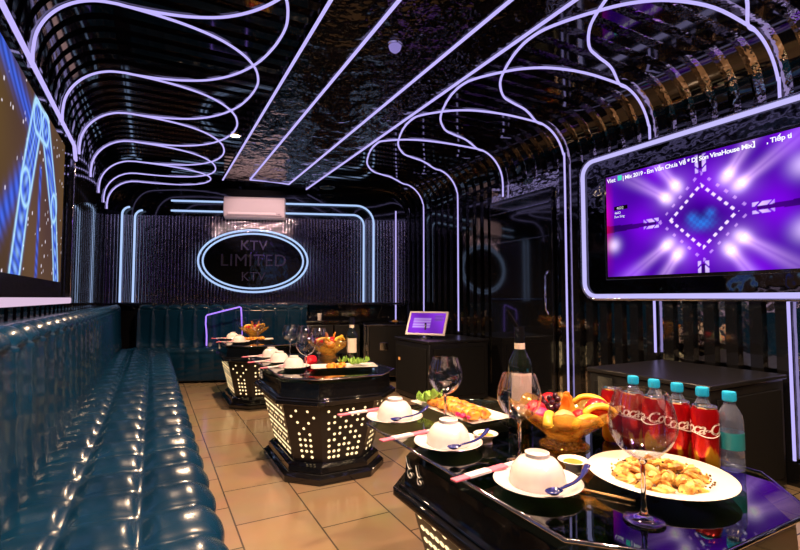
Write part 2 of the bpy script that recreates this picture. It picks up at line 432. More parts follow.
# wide light post right of the big screen box
# back wall arch, two nested lines broken on the left
def wl(pts): return [bw(s_, o_, z_) for s_, o_, z_ in pts]
def arc(cs, cz, r, a0, a1, n=8): return [(cs+r*cos(radians(a0+(a1-a0)*i/n)), .05, cz+r*sin(radians(a0+(a1-a0)*i/n))) for i in range(n+1)]
led('led_strip', wl([(-2.79, .05, .99), (-2.79, .05, 1.6)] + arc(-2.69, 2.16, .10, 180, 95)), .013, 'led_ice', 'outer short upright light strip with a hooked top left of the oval sign', 'back wall light lines')
led('led_strip', wl([(-2.63, .05, .99), (-2.63, .05, 1.6)] + arc(-2.53, 2.12, .10, 180, 95)), .013, 'led_ice', 'inner short upright light strip with a hooked top left of the oval sign', 'back wall light lines')
led('led_strip', wl([(-2.18, .05, 2.36), (-1, .05, 2.36)] + arc(.30, 2.11, .25, 90, 0) + [(.55, .05, 1.5), (.55, .05, .99)]), .013, 'led_ice', 'outer light strip of the arch running behind the air conditioner and down its right side', 'back wall light lines')
led('led_strip', wl([(-2.18, .05, 2.225), (-1, .05, 2.225)] + arc(.26, 2.075, .15, 90, 0) + [(.41, .05, 1.5), (.41, .05, .99)]), .013, 'led_ice', 'inner light strip of the arch running below the first line and down its right side', 'back wall light lines')

# ------------------------------------------------------------------ oval sign
sg = empty('oval_sign', bw(-1.095, 0, 1.555), 'large black oval sign with a double light ring below the air conditioner', 'sign', None, BWR)
def ell(a, c, y, n=64): return [(a*cos(2*pi*i/n), y, c*sin(2*pi*i/n)) for i in range(n)]
b = MB(); e0, e1 = ell(.70, .40, -.025), ell(.70, .40, -.05)
b.add(e0+e1, [(i, (i+1) % 64, (i+1) % 64+64, i+64) for i in range(64)] + [tuple(range(64, 128))]); b.build('backing', 'black_wave', sg)
MB().tube(ell(.725, .425, -.055), .013, 8, True).build('light_ring', 'led_ice', sg, angle=180)
MB().tube(ell(.665, .375, -.058), .012, 8, True).build('light_ring', 'led_ice', sg, angle=180)
for body, sz, z in (('KTV', .19, .15), ('LIMITED', .235, -.07), ('KTV', .17, -.27)):
    text_obj('lettering', body, sz, 'lettering_dim', lambda x, y, q, z=z: Vector((x, -.062-q, y+z)), sg, align='CENTER', extrude=.008, spacing=1.05)

# ------------------------------------------------------------------ air conditioner
ac = empty('air_conditioner', bw(-1.075, 0, 2.115), 'white wall air conditioner high on the back wall above the oval sign', 'air conditioner', None, BWR)
pr = [(-.03, .30), (-.17, .30), (-.20, .27), (-.205, .10), (-.18, .03), (-.10, 0), (-.03, .01)]
b = MB(); n = len(pr); vs = [(-.40, y, z) for y, z in pr] + [(.40, y, z) for y, z in pr]
b.add(vs, [(i, (i+1) % n, (i+1) % n+n, i+n) for i in range(n)] + [tuple(range(n)), tuple(range(2*n-1, n-1, -1))]); b.build('housing', 'ac_white', ac, bevel=.012)
MB().box((-.34, -.2085, .055), (.28, -.196, .085)).build('louver', 'paper_white', ac, bevel=.004)
MB().box((-.35, -.204, .036), (.36, -.190, .050)).build('air_outlet', 'ac_grey', ac)
MB().box((.31, -.2075, .058), (.345, -.2, .07)).build('display', 'ac_grey', ac)

# ------------------------------------------------------------------ screens
def screen(name, fn, w, h, nx, ny, parent, place):
    me_v = []; me_f = []; cols = []
    for i in range(nx+1):
        for j in range(ny+1):
            me_v.append(place(i/nx*w, j/ny*h)); cols.append(fn(i/nx, j/ny))
    for i in range(nx):
        for j in range(ny): a = i*(ny+1)+j; me_f.append((a, a+ny+1, a+ny+2, a+1))
    me = bpy.data.meshes.new(name); me.from_pydata(me_v, [], me_f); me.materials.append(MT['screen_image'])
    at = me.color_attributes.new('Col', 'FLOAT_COLOR', 'POINT')
    for i, c in enumerate(cols): at.data[i].color = (*c, 1)
    o = bpy.data.objects.new(name, me); COL.objects.link(o); o.parent = parent
    return o
def gs(d, w): return exp(-(d/w)**2)
SPOTS = [(35, .36), (55, .36), (125, .36), (145, .36), (215, .36), (235, .36), (305, .36), (325, .36)]
def tv_img(x, y):
    px, py = (x-.515)*1.78, y-.47
    r = hypot(px, py); a = math.degrees(atan2(py, px)) % 360
    c = [.075, .002, .40]
    n = .5+.5*sin(9*px+4*py)*sin(7*py-3*px)
    c = [c[0]+.13*n*n, c[1], c[2]+.42*n*n]
    if r < .24: k = 1-r/.24; c = [c[0]*(1-.8*k), 0, c[2]*(1-.62*k)]
    # beams
    def add(k, col=(1, .82, 1)):
        for i in range(3): c[i] += k*col[i]
    for ang, r0 in SPOTS:
        t = radians(ang); u = px*cos(t)+py*sin(t)*1.0; v = -px*sin(t)+py*cos(t)
        if u > 0:
            add(1.1*gs(hypot((u-r0)*.8, v), .048)); 
            if u > r0: add(.72*(gs(v, .030+.07*(u-r0)) - .4*gs(v, .010+.01*(u-r0)))*exp(-(u-r0)*2.9), (1, .62, 1))
            add(.22*gs(hypot(u-r0, v), .12), (.7, .3, 1))
    for sx, sy in ((-1, 0), (1, 0), (0, 1), (0, -1)):
        u = px*sx+py*sy; v = abs(-px*sy+py*sx)
        if .37 < u < .52 and abs(v-.030) < .015 and abs((u-v)*13 % 1 - .5) < .38: add(.75*exp(-abs(u-.42)*7), (1, .85, 1))
        if u > .40 and v < .012+.05*(u-.40):
            for i in range(3): c[i] *= .30
    # dashed diamond
    dm = abs(px)/.265+abs(py)/.265
    if abs(dm-1) < .060 and ((px-py if px*py > 0 else px+py)*11) % 1 < .5: add(.95, (1, .85, 1))
    if abs(dm-1.38) < .055 and ((px-py if px*py > 0 else px+py)*8) % 1 < .32: add(.40, (1, .6, 1))
    # blue figure in the middle
    bl = gs(hypot(px*.8, (py+.06)*1.4), .07) + .8*gs(hypot(px-.07, py-.02), .035) + .8*gs(hypot(px+.08, py-.0), .04)
    if r < .22:
        q = min(1, bl)*(.7+.3*(1 if (fl(px*40)+fl(py*36)) % 2 else 0)); c = [c[0]*(1-q)+.03*q, c[1]*(1-q)+.20*q, c[2]*(1-q)+.85*q]
    add(.8*gs(hypot(px+.84, py+.16), .06)); add(.6*gs(hypot(px-.70, py-.26), .08)); add(.6*gs(hypot(px-.70, py+.2), .08))
    if x < .05: k = 1-x/.05; c = [c[0]+.5*k*gs(y-.55, .3), c[1], c[2]*(1-.3*k)]
    return [max(0, min(1.3, q)) for q in c]
XT = XR - .055
tv = empty('television', (XT, 1.765, 1.215), 'big flat television on the right wall showing a purple light burst with a song title', 'television')
MB().box((.004, -.725, -.025), (.035, .725, .815)).build('housing', 'black_gloss', tv, bevel=.006)
screen('screen', tv_img, 1.40, .79, 280, 158, tv, lambda u, v: (0, .70-u, v))
def tvtext(body, x, y, sz, m='text_white', **k): text_obj('screen_text', body, sz, m, lambda a, c, q: Vector((-.003, .70-x-a, y+c)), tv, **k)
tvtext('Viet', .012, .742, .047, bold=.0006); MB().box((-.003, .70-.142, .744), (-.001, .70-.108, .782)).build('screen_mark', 'text_green', tv)
tvtext('| Mix 2019 - Em Vẫn Chưa Về * DJ Son VinaHouse Mix】', .15, .742, .042, bold=.0009, spacing=.93)
tvtext(', Tiếp ti', 1.10, .742, .041, bold=.0009, spacing=.95)
MB().box((-.003, .70-.185, .515), (-.001, .70-.070, .545)).build('screen_mark', 'black_matte', tv)
tvtext('4602', .092, .519, .030)
tvtext('4663', .075, .485, .026); tvtext('Fun Sing', .072, .455, .026)
# surround of the television: polished black board with a rounded light line
bd = empty('television_surround', (XR-.032, 1.78, 1.06), 'polished black board with a rounded lavender light line around the right television', 'wall panel')
ol = rrect(-.93, .90, .015, 1.10, .10)
b = MB(); n = len(ol); vs = [(0, y, z) for y, z in ol] + [(-.016, y, z) for y, z in ol]
b.add(vs, [(i, (i+1) % n, (i+1) % n+n, i+n) for i in range(n)] + [tuple(range(n, 2*n))]); b.build('board', 'board_mirror', bd)
MB().tube([(-.03, y, z) for y, z in rrect(-.94, .905, .005, 1.11, .11)], .016, 8, True).build('light_line', 'led_wide', bd, angle=180)
MB().tube([(-.02, y, z) for y, z in rrect(-.97, .935, -.02, 1.135, .13)], .012, 8, True).build('chrome_edge', 'chrome', bd, angle=180)
# left television
BEAMS = [((2.15, 1.13), (2.27, 1.48), .075), ((2.27, 1.48), (2.42, 1.80), .085), ((2.97, 1.14), (2.84, 1.50), .062), ((2.84, 1.50), (2.60, 1.80), .085), ((2.42, 1.80), (2.60, 1.80), .07),
         ((2.50, 1.15), (2.52, 1.60), .022), ((1.85, 1.22), (2.22, 1.52), .05), ((1.4, 1.98), (2.30, 1.76), .05), ((1.2, 1.14), (1.5, 1.7), .07), ((.8, 1.14), (.9, 1.9), .06)]
def segd(p, a, b_):
    ax, ay = a; bx, by = b_; dx, dy = bx-ax, by-ay
    t = max(0, min(1, ((p[0]-ax)*dx+(p[1]-ay)*dy)/(dx*dx+dy*dy)))
    return hypot(p[0]-ax-t*dx, p[1]-ay-t*dy)
def tvl_img(x, y):
    Y, Z = .60+x*2.50, 1.135+y*.745
    n = .5+.5*sin(7*Y+3*Z)*sin(5*Z-2*Y)
    c = [.075+.045*n, .044+.026*n, .009]
    rnd = random.Random(int(Y*90)*7919+int(Z*90))
    if rnd.random() < .012: c = [.9, .8, .9]
    k = 0; hot = 0
    for q, (a, b_, w) in enumerate(BEAMS):
        d = segd((Y, Z), a, b_); e = 1/(1+exp((d-w)/.008)) if q < 5 else gs(d, w); k = max(k, e)
        if q < 5: hot = max(hot, gs(d-w*.9, .012), .5*gs(d, w*.4)*(.5+.5*sin(90*(Z-.6*Y)+14*sin(9*Y))))
    st = .7+.3*sin(70*(Y+Z*1.4)+5*sin(11*Z))
    c = [c[i]*(1-k) + k*v*st for i, v in enumerate((.06, .15, .85))]
    c = [c[i] + hot*v for i, v in enumerate((.40, .70, .60))]
    g = gs(hypot(Y-2.55, (Z-1.5)), .75); c[0] += .012*g; c[2] += .035*g
    return [min(1.2, q) for q in c]
tl = empty('television', (XL+.036, 2.046, 1.1455), 'large flat television on the left wall showing a glowing blue figure on gold', 'television'); tl.scale = (1.124,)*3
MB().box((.0, -1.30, -.10), (.028, 1.30, .80)).build('housing', 'black_gloss', tl, bevel=.006)
screen('screen', tvl_img, 2.50, .745, 360, 110, tl, lambda u, v: (.0295, -1.25+u, v))
fr = empty('wall_light_frame', (XL+.036, 2.079, 1.0275), 'lavender light frame around the left television above the sofa back', 'light strip'); fr.scale = (1.124,)*3
MB().tube([(.03, -1.7, .945), (.03, 0, .945), (.03, 1.54, .945), (.03, 1.61, .87)], .010).build('top_light', 'led', fr, angle=180)
MB().box((.0, -1.7, -.012), (.035, 1.595, .022)).build('bottom_light', 'led_bottom', fr, bevel=.006)
MB().box((.0, 1.60, -.01), (.03, 1.625, .88)).build('side_rail', 'chrome', fr, bevel=.004)

# ------------------------------------------------------------------ sofas
def puff(t): 
    """pillow profile between two seams"""
    return (abs(sin(pi*t)))**.55
def sofa_seat(name, prof, seams, y0, y1, period, amp, parent, ny, loc=(0,0,0), rz=0., m='leather', mode='tuft'):
    """prof: section (x,z) from the back to the foot of the front; seams: distances along it with a stitched line"""
    d = [0]
    for i in range(1, len(prof)): d.append(d[-1]+hypot(prof[i][0]-prof[i-1][0], prof[i][1]-prof[i-1][1]))
    tot = d[-1]; ns = 64; N = int((y1-y0)/period*ny)
    def at(q):
        q = max(0, min(tot-1e-6, q))
        for i in range(len(d)-1):
            if d[i+1] >= q:
                t = (q-d[i])/(d[i+1]-d[i]); a, c = prof[i], prof[i+1]
                return a[0]+(c[0]-a[0])*t, a[1]+(c[1]-a[1])*t
    def fn(u, v):
        q = u*tot; y = y0+v*(y1-y0)
        x, z = at(q); xa, za = at(q-.012); xb, zb = at(q+.012)
        tx, tz = xb-xa, zb-za; L_ = hypot(tx, tz) or 1; nx, nz = -tz/L_, tx/L_
        if nz < -.2: nx, nz = -nx, -nz
        k = 0
        for i in range(len(seams)-1):
            if seams[i] <= q <= seams[i+1]: k = puff((q-seams[i])/(seams[i+1]-seams[i]))
        yy = (y-y0)/period; k2 = puff(yy % 1)
        wob = .0010*sin(17*y+9*q*10)+.0008*sin(31*y-40*q)
        h = amp*(k*.38+.80*k2*min(1, 1.5*k)*(1 if q < .60 else .45)+.2*(k2-1)*min(1, k+.2)-.4) + wob*k
        if mode == 'channel': h = amp*min(1, 2.2*k)*(k2-.35+.25*sin(2.2*q/tot*pi)) + wob*k
        return (x+nx*h, y, z+nz*h)
    return MB().grid(fn, ns, N).build(name, m, parent, loc, rz, angle=180)
def arcp(cx, cz, r, a0, a1, n=6): return [(cx+r*cos(radians(a0+(a1-a0)*i/n)), cz+r*sin(radians(a0+(a1-a0)*i/n))) for i in range(n+1)]
so = empty('sofa', (0, 0, 0), 'long teal tufted leather bench sofa along the left wall under the television', 'sofa')
seatp = [(-.36, .425), (-.30, .430), (-.2, .43), (-.1, .43), (0, .43), (.10, .43)] + arcp(.115, .36, .07, 88, -5) + [(.18, .30), (.165, .24)]
sofa_seat('seat', seatp, [0, .16, .345, .60, .80], -1.25, 6.40, .2, .030, so, 14)
MB().box((-.42, -1.25, 0), (.145, 6.38, .37)).build('base', 'leather', so, bevel=.02)
backp = [(-.328, .42), (-.330, .55), (-.338, .70), (-.355, .86)] + arcp(-.410, .90, .055, 0, 100) + [(-.47, .955), (-.52, .955), (-.53, .90)]
sofa_seat('backrest', backp, [0, .60], -1.25, 7.0, .2, .030, so, 14, mode='channel')
MB().box((-.527, -1.25, .30), (-.37, 7.05, .885)).build('backrest_core', 'leather', so, bevel=.02)
# the back sofa, local frame of the back wall
sb = empty('sofa', BWP, 'teal leather sofa with channel stitched back along the slanted back wall under the oval sign', 'sofa', None, BWR)
def flip(p): return [(-x, z) for x, z in p]
# built along local x by turning the section: section x -> local -y
def back_section(prof, seams, s0, s1, period, amp, name, mode='tuft'):
    o = sofa_seat(name, prof, seams, s0, s1, period, amp, sb, 12, mode=mode)
    for v in o.data.vertices:
        x, y, z = v.co; v.co = Vector((y, -x, z))
    bm = bmesh.new(); bm.from_mesh(o.data); bmesh.ops.recalc_face_normals(bm, faces=bm.faces); bm.to_mesh(o.data); bm.free()
    return o
bs = [(.20, .425), (.30, .43), (.42, .43), (.50, .43)] + arcp(.515, .37, .06, 88, -5) + [(.575, .30), (.565, .20), (.56, .04)]
back_section(bs, [0, .20, .42, .80], -2.50, -.36, .172, .012, 'seat')
bb = [(.23, .42), (.22, .6), (.205, .8), (.195, .88)] + arcp(.145, .90, .05, 0, 100) + [(.12, .945), (.11, .92)]
back_section(bb, [0, .62], -2.50, -.36, .172, .030, 'backrest', 'channel')
MB().box((-2.50, -.55, .02), (-.37, -.10, .38)).build('base', 'leather', sb, bevel=.02)
MB().box((-2.50, -.20, .38), (-.37, -.105, .90)).build('backrest_core', 'leather', sb, bevel=.02)
# glowing tube standing in for a purple light reflection on the back sofa
nf = MB().tube([(-1.60, -.40, .445), (-1.60, -.40, .56), (-1.605, -.40, .64), (-1.615, -.40, .72), (-1.612, -.40, .815), (-1.60, -.40, .832), (-1.40, -.40, .885), (-1.20, -.40, .935), (-1.185, -.40, .925), (-1.178, -.40, .84), (-1.172, -.40, .70), (-1.17, -.40, .445)], .009, 8).build('reflection_tube', 'led_reflection', loc=BWP, rz=BWR, angle=180)
tag(nf, 'thin glowing purple tube standing in for a light reflection on the back sofa', 'modelled reflection')

# ------------------------------------------------------------------ boxes and cases
def subwoofer(loc, rz, label):
    t = empty('subwoofer_box', loc, label, 'speaker', 'black speaker boxes on the floor', rz)
    MB().box((-.36, -.35, .02), (.36, .35, .60)).build('cabinet', 'black_satin', t, bevel=.008)
    MB().box((-.375, -.362, .60), (.375, .36, .625)).build('top_panel', 'black_satin', t, bevel=.006)
    MB().box((-.372, -.31, .07), (-.361, .31, .55)).build('grille', 'black_matte', t, bevel=.004)
    MB().box((-.31, -.362, .07), (.31, -.351, .55)).build('grille', 'black_matte', t, bevel=.004)
    for x in (-.31, .31):
        for y in (-.3, .3): MB().lathe([(0, 0), (.025, 0), (.022, .021), (0, .021)], 12, c=(x, y, 0)).build('foot', 'black_matte', t)
    return t
sw = subwoofer((2.74, 4.22, 0), 0, 'black speaker box carrying the tilted purple tablet')
MB().box((-.3765, .22, .385), (-.3725, .255, .415)).build('badge', 'indicator', sw)
sw2 = subwoofer((2.755, 1.655, 0), 0, 'black speaker box under the big right television')
MB().box((-.375, .18, .42), (-.372, .28, .58)).build('name_plate', 'dark_chrome', sw2)
# tablet on a stand
tbz = empty('tablet', (2.54, 4.22, .626), 'white framed tablet with a purple screen tilted on the black speaker box', 'tablet', None, radians(-53))
Mx = Matrix.Translation((0, 0, .03)) @ Matrix.Rotation(radians(-30), 4, 'X')
MB().box((-.225, -.008, 0), (.225, .008, .285), M=Mx).build('frame', 'ac_white', tbz, bevel=.006)
def tab_img(x, y):
    c = [.22, .03, .62]
    if .12 < x < .62 and .25 < y < .75: c = [.42, .16, .8] if int(y*22) % 3 else [.6, .4, .9]
    if .70 < x < .93 and .60 < y < .92: c = [.06, .01, .22] if (int(x*26)+int(y*14)) % 2 else [.3, .1, .6]
    k = .25*sin(6*x+3*y); return [max(0, q*(1+k)) for q in c]
screen('screen', tab_img, .40, .240, 40, 26, tbz, lambda u, v: tuple(Mx @ Vector((-.20+u, -.0095, .022+v))))
MB().tube([(0, .05, .0), (0, .03, .1), (0, .035, .16)], .012).build('stand', 'chrome', tbz)
MB().lathe([(0, 0), (.08, 0), (.075, .012), (0, .012)], 24, c=(0, .04, 0)).build('stand_foot', 'dark_chrome', tbz)
# flight case in front of the back wall
fc = empty('flight_case', bw(.64, .60, 0), 'black flight case with metal edges and a latch against the back wall', 'case', None, BWR)
W, D, H0, H1 = .27, .25, .09, .70
MB().box((-W, -D, H0), (W, D, H1)).build('body', 'black_satin', fc, bevel=.004)
MB().box((-W-.01, -D-.01, H1), (W+.01, D+.01, H1+.022)).build('lid_edge', 'dark_chrome', fc, bevel=.006)
MB().box((-W-.01, -D-.01, H0-.012), (W+.01, D+.01, H0+.006)).build('bottom_edge', 'dark_chrome', fc, bevel=.004)
for x0, x1 in ((-W-.008, -W+.022), (-W+.035, -W+.060), (W-.022, W+.008)):
    MB().box((x0, -D-.01, H0+.006), (x1, -D+.012, H1)).build('edge_post', 'dark_chrome', fc, bevel=.004)
MB().box((-.08, -D-.012, .40), (.03, -D+.01, .50)).build('latch', 'chrome', fc, bevel=.006)
MB().box((-W+.02, -D-.018, .40), (-W+.055, -D-.008, .47)).build('butterfly_latch', 'chrome', fc, bevel=.004)
for x in (-W+.06, W-.06):
    for y in (-D+.06, D-.06):
        c_ = MB().lathe([(.0, -.015), (.038, -.015), (.038, .015), (0, .015)], 16)
        c_.v = [(p[2]+x, p[0]+y, p[1]+.039) for p in c_.v]; c_.build('castor', 'black_matte', fc)
# low dark cabinet between sofa and flight case
cb = empty('side_cabinet', bw(.00, .42, 0), 'low dark cabinet between the back sofa and the flight case', 'cabinet', None, BWR)
MB().box((-.33, -.28, .05), (.33, .28, .74)).build('body', 'black_gloss', cb, bevel=.006)
MB().box((-.345, -.295, .74), (.345, .29, .77)).build('worktop', 'black_gloss', cb, bevel=.006)
for x0 in (-.31, .01): MB().box((x0, -.292, .09), (x0+.30, -.281, .71)).build('door', 'black_satin', cb, bevel=.004)
cup = tag(MB().lathe([(0, 0), (.024, 0), (.032, .085), (.030, .085), (.022, .004), (0, .004)], 20).build('paper_cup', 'paper_white', loc=bw(-.18, .60, .771)), 'small pale paper cup standing on the low dark cabinet', 'cup')
sd = empty('snack_plate', bw(.78, .62, .724), 'small plate with an orange snack on the flight case lid', 'plate')
MB().lathe([(0, 0), (.05, 0), (.085, .015), (.083, .018), (.05, .005), (0, .005)], 24).build('plate', 'black_gloss', sd)
MB().blob((0, 0, .02), (.05, .035, .022), seed=3, amp=.2).build('snack', 'fried', sd)

# ------------------------------------------------------------------ lantern tables
def octo(x0, x1, y0, y1, c): return [(x0+c, y0), (x1-c, y0), (x1, y0+c), (x1, y1-c), (x1-c, y1), (x0+c, y1), (x0, y1-c), (x0, y0+c)]
TX = .99     # centre of the lantern body
def make_table():
    t = empty('lantern_table', (0, 0, 0), '', 'table', 'octagonal lantern tables down the room')
    R = lambda e, c=.17, y1=.95: octo(-.345-e, .345+e, .02-e, y1+e, c+e*.4)
    # foot: two stepped mouldings
    b = MB(); b.prism(R(-.03), 0, R(-.03), .035); b.prism(R(-.03), .035, R(-.05), .055); b.prism(R(-.055), .055, R(-.06), .085); b.prism(R(-.06), .085, R(-.085), .105)
    b.build('plinth', 'black_gloss', t, bevel=.005)
    # lantern body, tapering to the foot, with round lit perforations
    lo, hi = R(-.095), R(-.012); z0, z1 = .10, .445
    b = MB(); b.prism(lo, z0, hi, z1)
    def hole(i, fx, fz, rx, rz):
        j = (i+1) % 8
        A, B = Vector((*lo[i], z0)), Vector((*lo[j], z0)); C, D_ = Vector((*hi[j], z1)), Vector((*hi[i], z1))
        p = (A*(1-fx)+B*fx)*(1-fz) + (D_*(1-fx)+C*fx)*fz
        ex = (B-A).normalized(); n_ = ex.cross((D_-A)).normalized(); ez = n_.cross(ex)
        if n_.dot(Vector((p.x, p.y-.485, 0))) < 0: n_ = -n_
        m = 8
        b.add([p + n_*.0015 + ex*rx*cos(2*pi*q/m) + ez*rz*sin(2*pi*q/m) for q in range(m)], [tuple(range(m))], 1)
    for i in range(8):
        j = (i+1) % 8; wlen = hypot(lo[j][0]-lo[i][0], lo[j][1]-lo[i][1])
        if wlen > .38:                       # long sides: dense key-pattern of short slots
            nx, nz = 20, 9
            for p in range(nx):
                for q in range(nz):
                    if (p % 5 == 4 and q % 3 != 1) or (q % 3 == 2 and p % 5 in (1, 2)): continue
                    hole(i, .06+.88*p/(nx-1), .10+.80*q/(nz-1), .0125, .0085)
        else:
            cols = 7 if wlen > .2 else 5; nz = 9
            for q in range(nz):
                for p in range(cols):
                    u = (p+.5)/cols; s_ = (p - cols//2); r_ = (q - nz//2)
                    if cols == 7: keep = (abs(s_)+q) % 3 != 1 if q > 1 else abs(s_) % 2 == 1 or abs(s_) == 2
                    else: keep = (abs(s_) == 1 and q % 2 == 0) or (abs(s_) <= 1 and 1 <= q <= 3) or (s_ == 0 and q in (1, 5)) or (abs(s_) == 2 and q in (7,))
                    if keep: hole(i, .10+.80*u, .10+.80*q/(nz-1), .0095*(1-.02*q), .0095*(1-.02*q))
    o = b.build('lantern_body', ['black_satin', 'lantern_hole'], t, fix=False)
    # shoulder moulding
    b = MB(); b.prism(R(-.01), .44, R(.03), .455); b.prism(R(.035), .455, R(.035), .482); b.prism(R(.02), .482, R(.02), .492)
    b.build('shoulder', 'black_gloss', t, bevel=.004)
    # open tray below the glass: rim walls and a dark floor; added bars mimic a reflection in the glass
    b = MB(); po, pi_ = R(.0), R(-.03)
    b.prism(R(.004), .492, po, .572, caps=False); b.prism(pi_, .572, pi_, .52, caps=False)
    n = 8; b.add([(x, y, .572) for x, y in po]+[(x, y, .572) for x, y in pi_], [(i, (i+1) % n, (i+1) % n+n, i+n) for i in range(n)], 0)
    b.add([(x, y, .52) for x, y in pi_], [tuple(range(8))], 1)
    b.build('tray', ['black_gloss', 'tray_green'], t)
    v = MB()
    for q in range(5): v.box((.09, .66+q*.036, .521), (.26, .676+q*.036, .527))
    v.build('reflection_bars', 'gold', t)
    for x in (-.20, .20):
        for y in (.18, .80):
            MB().lathe([(0, .52), (.014, .52), (.014, .5935), (0, .5935)], 14, c=(x, y, 0)).build('glass_support', 'chrome', t)
    # silver scroll ornaments on the left rim
    for yy in (.745,):
        for k, sc in ((0, 1), (1, .8)):
            pts = []
            for q in range(30):
                f = q/29
                if f < .6: a = 7.2*f/.6; r_ = sc*(.002+.0135*f/.6); dy, zz = r_*1.35*cos(a+.6), .530-.004*k + r_*sin(a+.6)
                else: g = (f-.6)/.4; dy, zz = dy_+sc*.028*g, zz_+sc*(.034*g-.012*sin(pi*g))
                if f < .6: dy_, zz_ = dy, zz
                f_ = (zz-.505)/.067
                pts.append((-.349+.004*f_-.002, yy-.055*k + dy, min(zz, .570)))
            MB().tube([(x-.001, y, z) for x, y, z in pts], .0019, 6).build('scroll', 'lettering_white', t)
    g = MB(); go = octo(-.345, .365, 0, 1.24, .165); g.prism(go, .594, go, .603); g.build('glass_top', 'table_glass', t, bevel=.003)
    ed = MB().tube([(x, y, .5985) for x, y in go], .0046, 6, True).build('glass_edge', 'chrome', t, angle=180)
    return t
TZ = .604
t1 = make_table(); t1.location = (1.035, .475, 0); t1['label'] = 'nearest black lantern table, under the red cans and big white plate'
t2 = dup(t1, (1.005, 2.49, 0), 0, 'middle black lantern table with glowing dotted sides beside the sofa')
t3 = dup(t1, (.985, 4.50, 0), 0, 'farthest black lantern table in front of the back sofa')

# ------------------------------------------------------------------ tableware prototypes
def saucer_mb(r): 
    return MB().lathe([(0, .003), (r*.45, .003), (r*.48, 0), (r*.55, 0), (r*.60, .005), (r*.98, .017), (r, .019), (r*.985, .021), (r*.6, .009), (r*.5, .006), (0, .006)], 40)
def make_saucer(loc, label):
    return tag(saucer_mb(.103).build('saucer', 'porcelain', loc=loc, angle=60), label, 'plate', 'white saucers under the bowls')
def make_bowl(loc, label):
    o = MB().lathe([(.066, 0), (.0662, .004), (.064, .020), (.057, .040), (.043, .057), (.028, .063), (.0285, .072), (.0255, .073), (.023, .065), (0, .063)], 40)
    o.lathe([(.064, .001), (.061, .020), (.054, .038), (.041, .053), (0, .060)], 40)
    return tag(o.build('rice_bowl', 'porcelain', loc=loc, angle=60, fix=False), label, 'bowl', 'upturned white rice bowls')
def make_spoon(loc, rz, label):
    t = empty('spoon', loc, label, 'spoon', 'blue patterned china spoons', rz)
    b = MB()
    def f(u, v):
        a = 2*pi*v; r = u; x = .023*r*cos(a)+.0; y = .016*r*sin(a)
        return (x-.06, y, .002 + .010*r*r)
    b.grid(f, 5, 20); b.build('spoon_bowl', 'blue_glaze', t, angle=180)
    MB().tube(spline([(-.043, 0, .011), (-.02, 0, .012), (.02, .004, .012), (.06, .012, .018), (.092, .022, .030)], 4), [.0045]*4+[.0055]*9+[.008]*4, 8, flat=.45).build('handle', 'blue_glaze', t, angle=180)
    return t
def make_sticks(loc, rz, label):
    t = empty('chopsticks', loc, label, 'chopsticks', 'chopsticks in pink paper sleeves', rz)
    sv = MB().box((-.115, -.0105, 0), (.06, .0105, .006)).build('sleeve', 'paper_pink', t, bevel=.002)
    MB().box((-.07, -.0112, .001), (.0, .0112, .0065)).build('sleeve_band', 'paper_white', sv)
    for y in (-.005, .005): MB().tube([(.05, y, .003), (.12, y, .003)], .0026, 6).build('stick', 'paper_white', t)
    return t
def make_glass(loc, label, k=1.0):
    t = empty('wine_glass', loc, label, 'wine glass', 'balloon wine glasses')
    b = MB()
    b.lathe([(0, .003), (.036, .0015), (.0375, .0), (.0378, .0015), (.036, .004), (.018, .008), (.007, .014), (0, .016)], 40); b.build('foot', 'cut_glass', t, angle=180)
    MB().lathe([(0, .013), (.0075, .0135), (.0048, .03), (.0042, .07), (.0046, .108), (.009, .1175), (0, .118)], 20).build('stem', 'cut_glass', t, angle=180)
    pr_ = [(0, .117), (.010, .119), (.030, .129), (.048, .147), (.059, .168), (.0625, .186), (.060, .208), (.053, .232), (.047, .25)]
    P = [Vector((x, 0, z)) for x, z in pr_]; sp_ = [(p.x, p.z) for p in spline(P, 4)]
    MB().lathe(sp_ + [(.0462, .2505)] + [(max(0, x-.0012), z+.001) for x, z in sp_[::-1]], 44).build('glass_bowl', 'clear_glass', t, angle=180, fix=False)
    return t
def make_bottle(loc, label, rz=0.):
    t = empty('wine_bottle', loc, label, 'bottle', 'dark wine bottles', rz)
    MB().lathe([(0, .004), (.030, 0), (.0365, .004), (.037, .01), (.037, .185), (.034, .205), (.024, .225), (.0155, .245), (.0145, .29), (.0145, .30), (0, .30)], 32).build('bottle', 'bottle_green_black', t, angle=60)
    foil = MB().lathe([(.0156, .243), (.0158, .305), (.0150, .311), (0, .311)], 28).build('foil_cap', 'black_gloss', t)
    MB().lathe([(.0160, .240), (.0163, .240), (.0163, .262), (.0160, .262)], 28).build('cap_band', 'label_paper', foil)
    b = MB(); n = 14; r = .0374
    vs = []
    for i in range(n+1):
        a = radians(205+110*i/n); vs += [(r*cos(a), r*sin(a), .075), (r*cos(a), r*sin(a), .172)]
    b.add(vs, [(2*i, 2*i+2, 2*i+3, 2*i+1) for i in range(n)]); b.build('label', 'label_paper', t, angle=180)
    return t
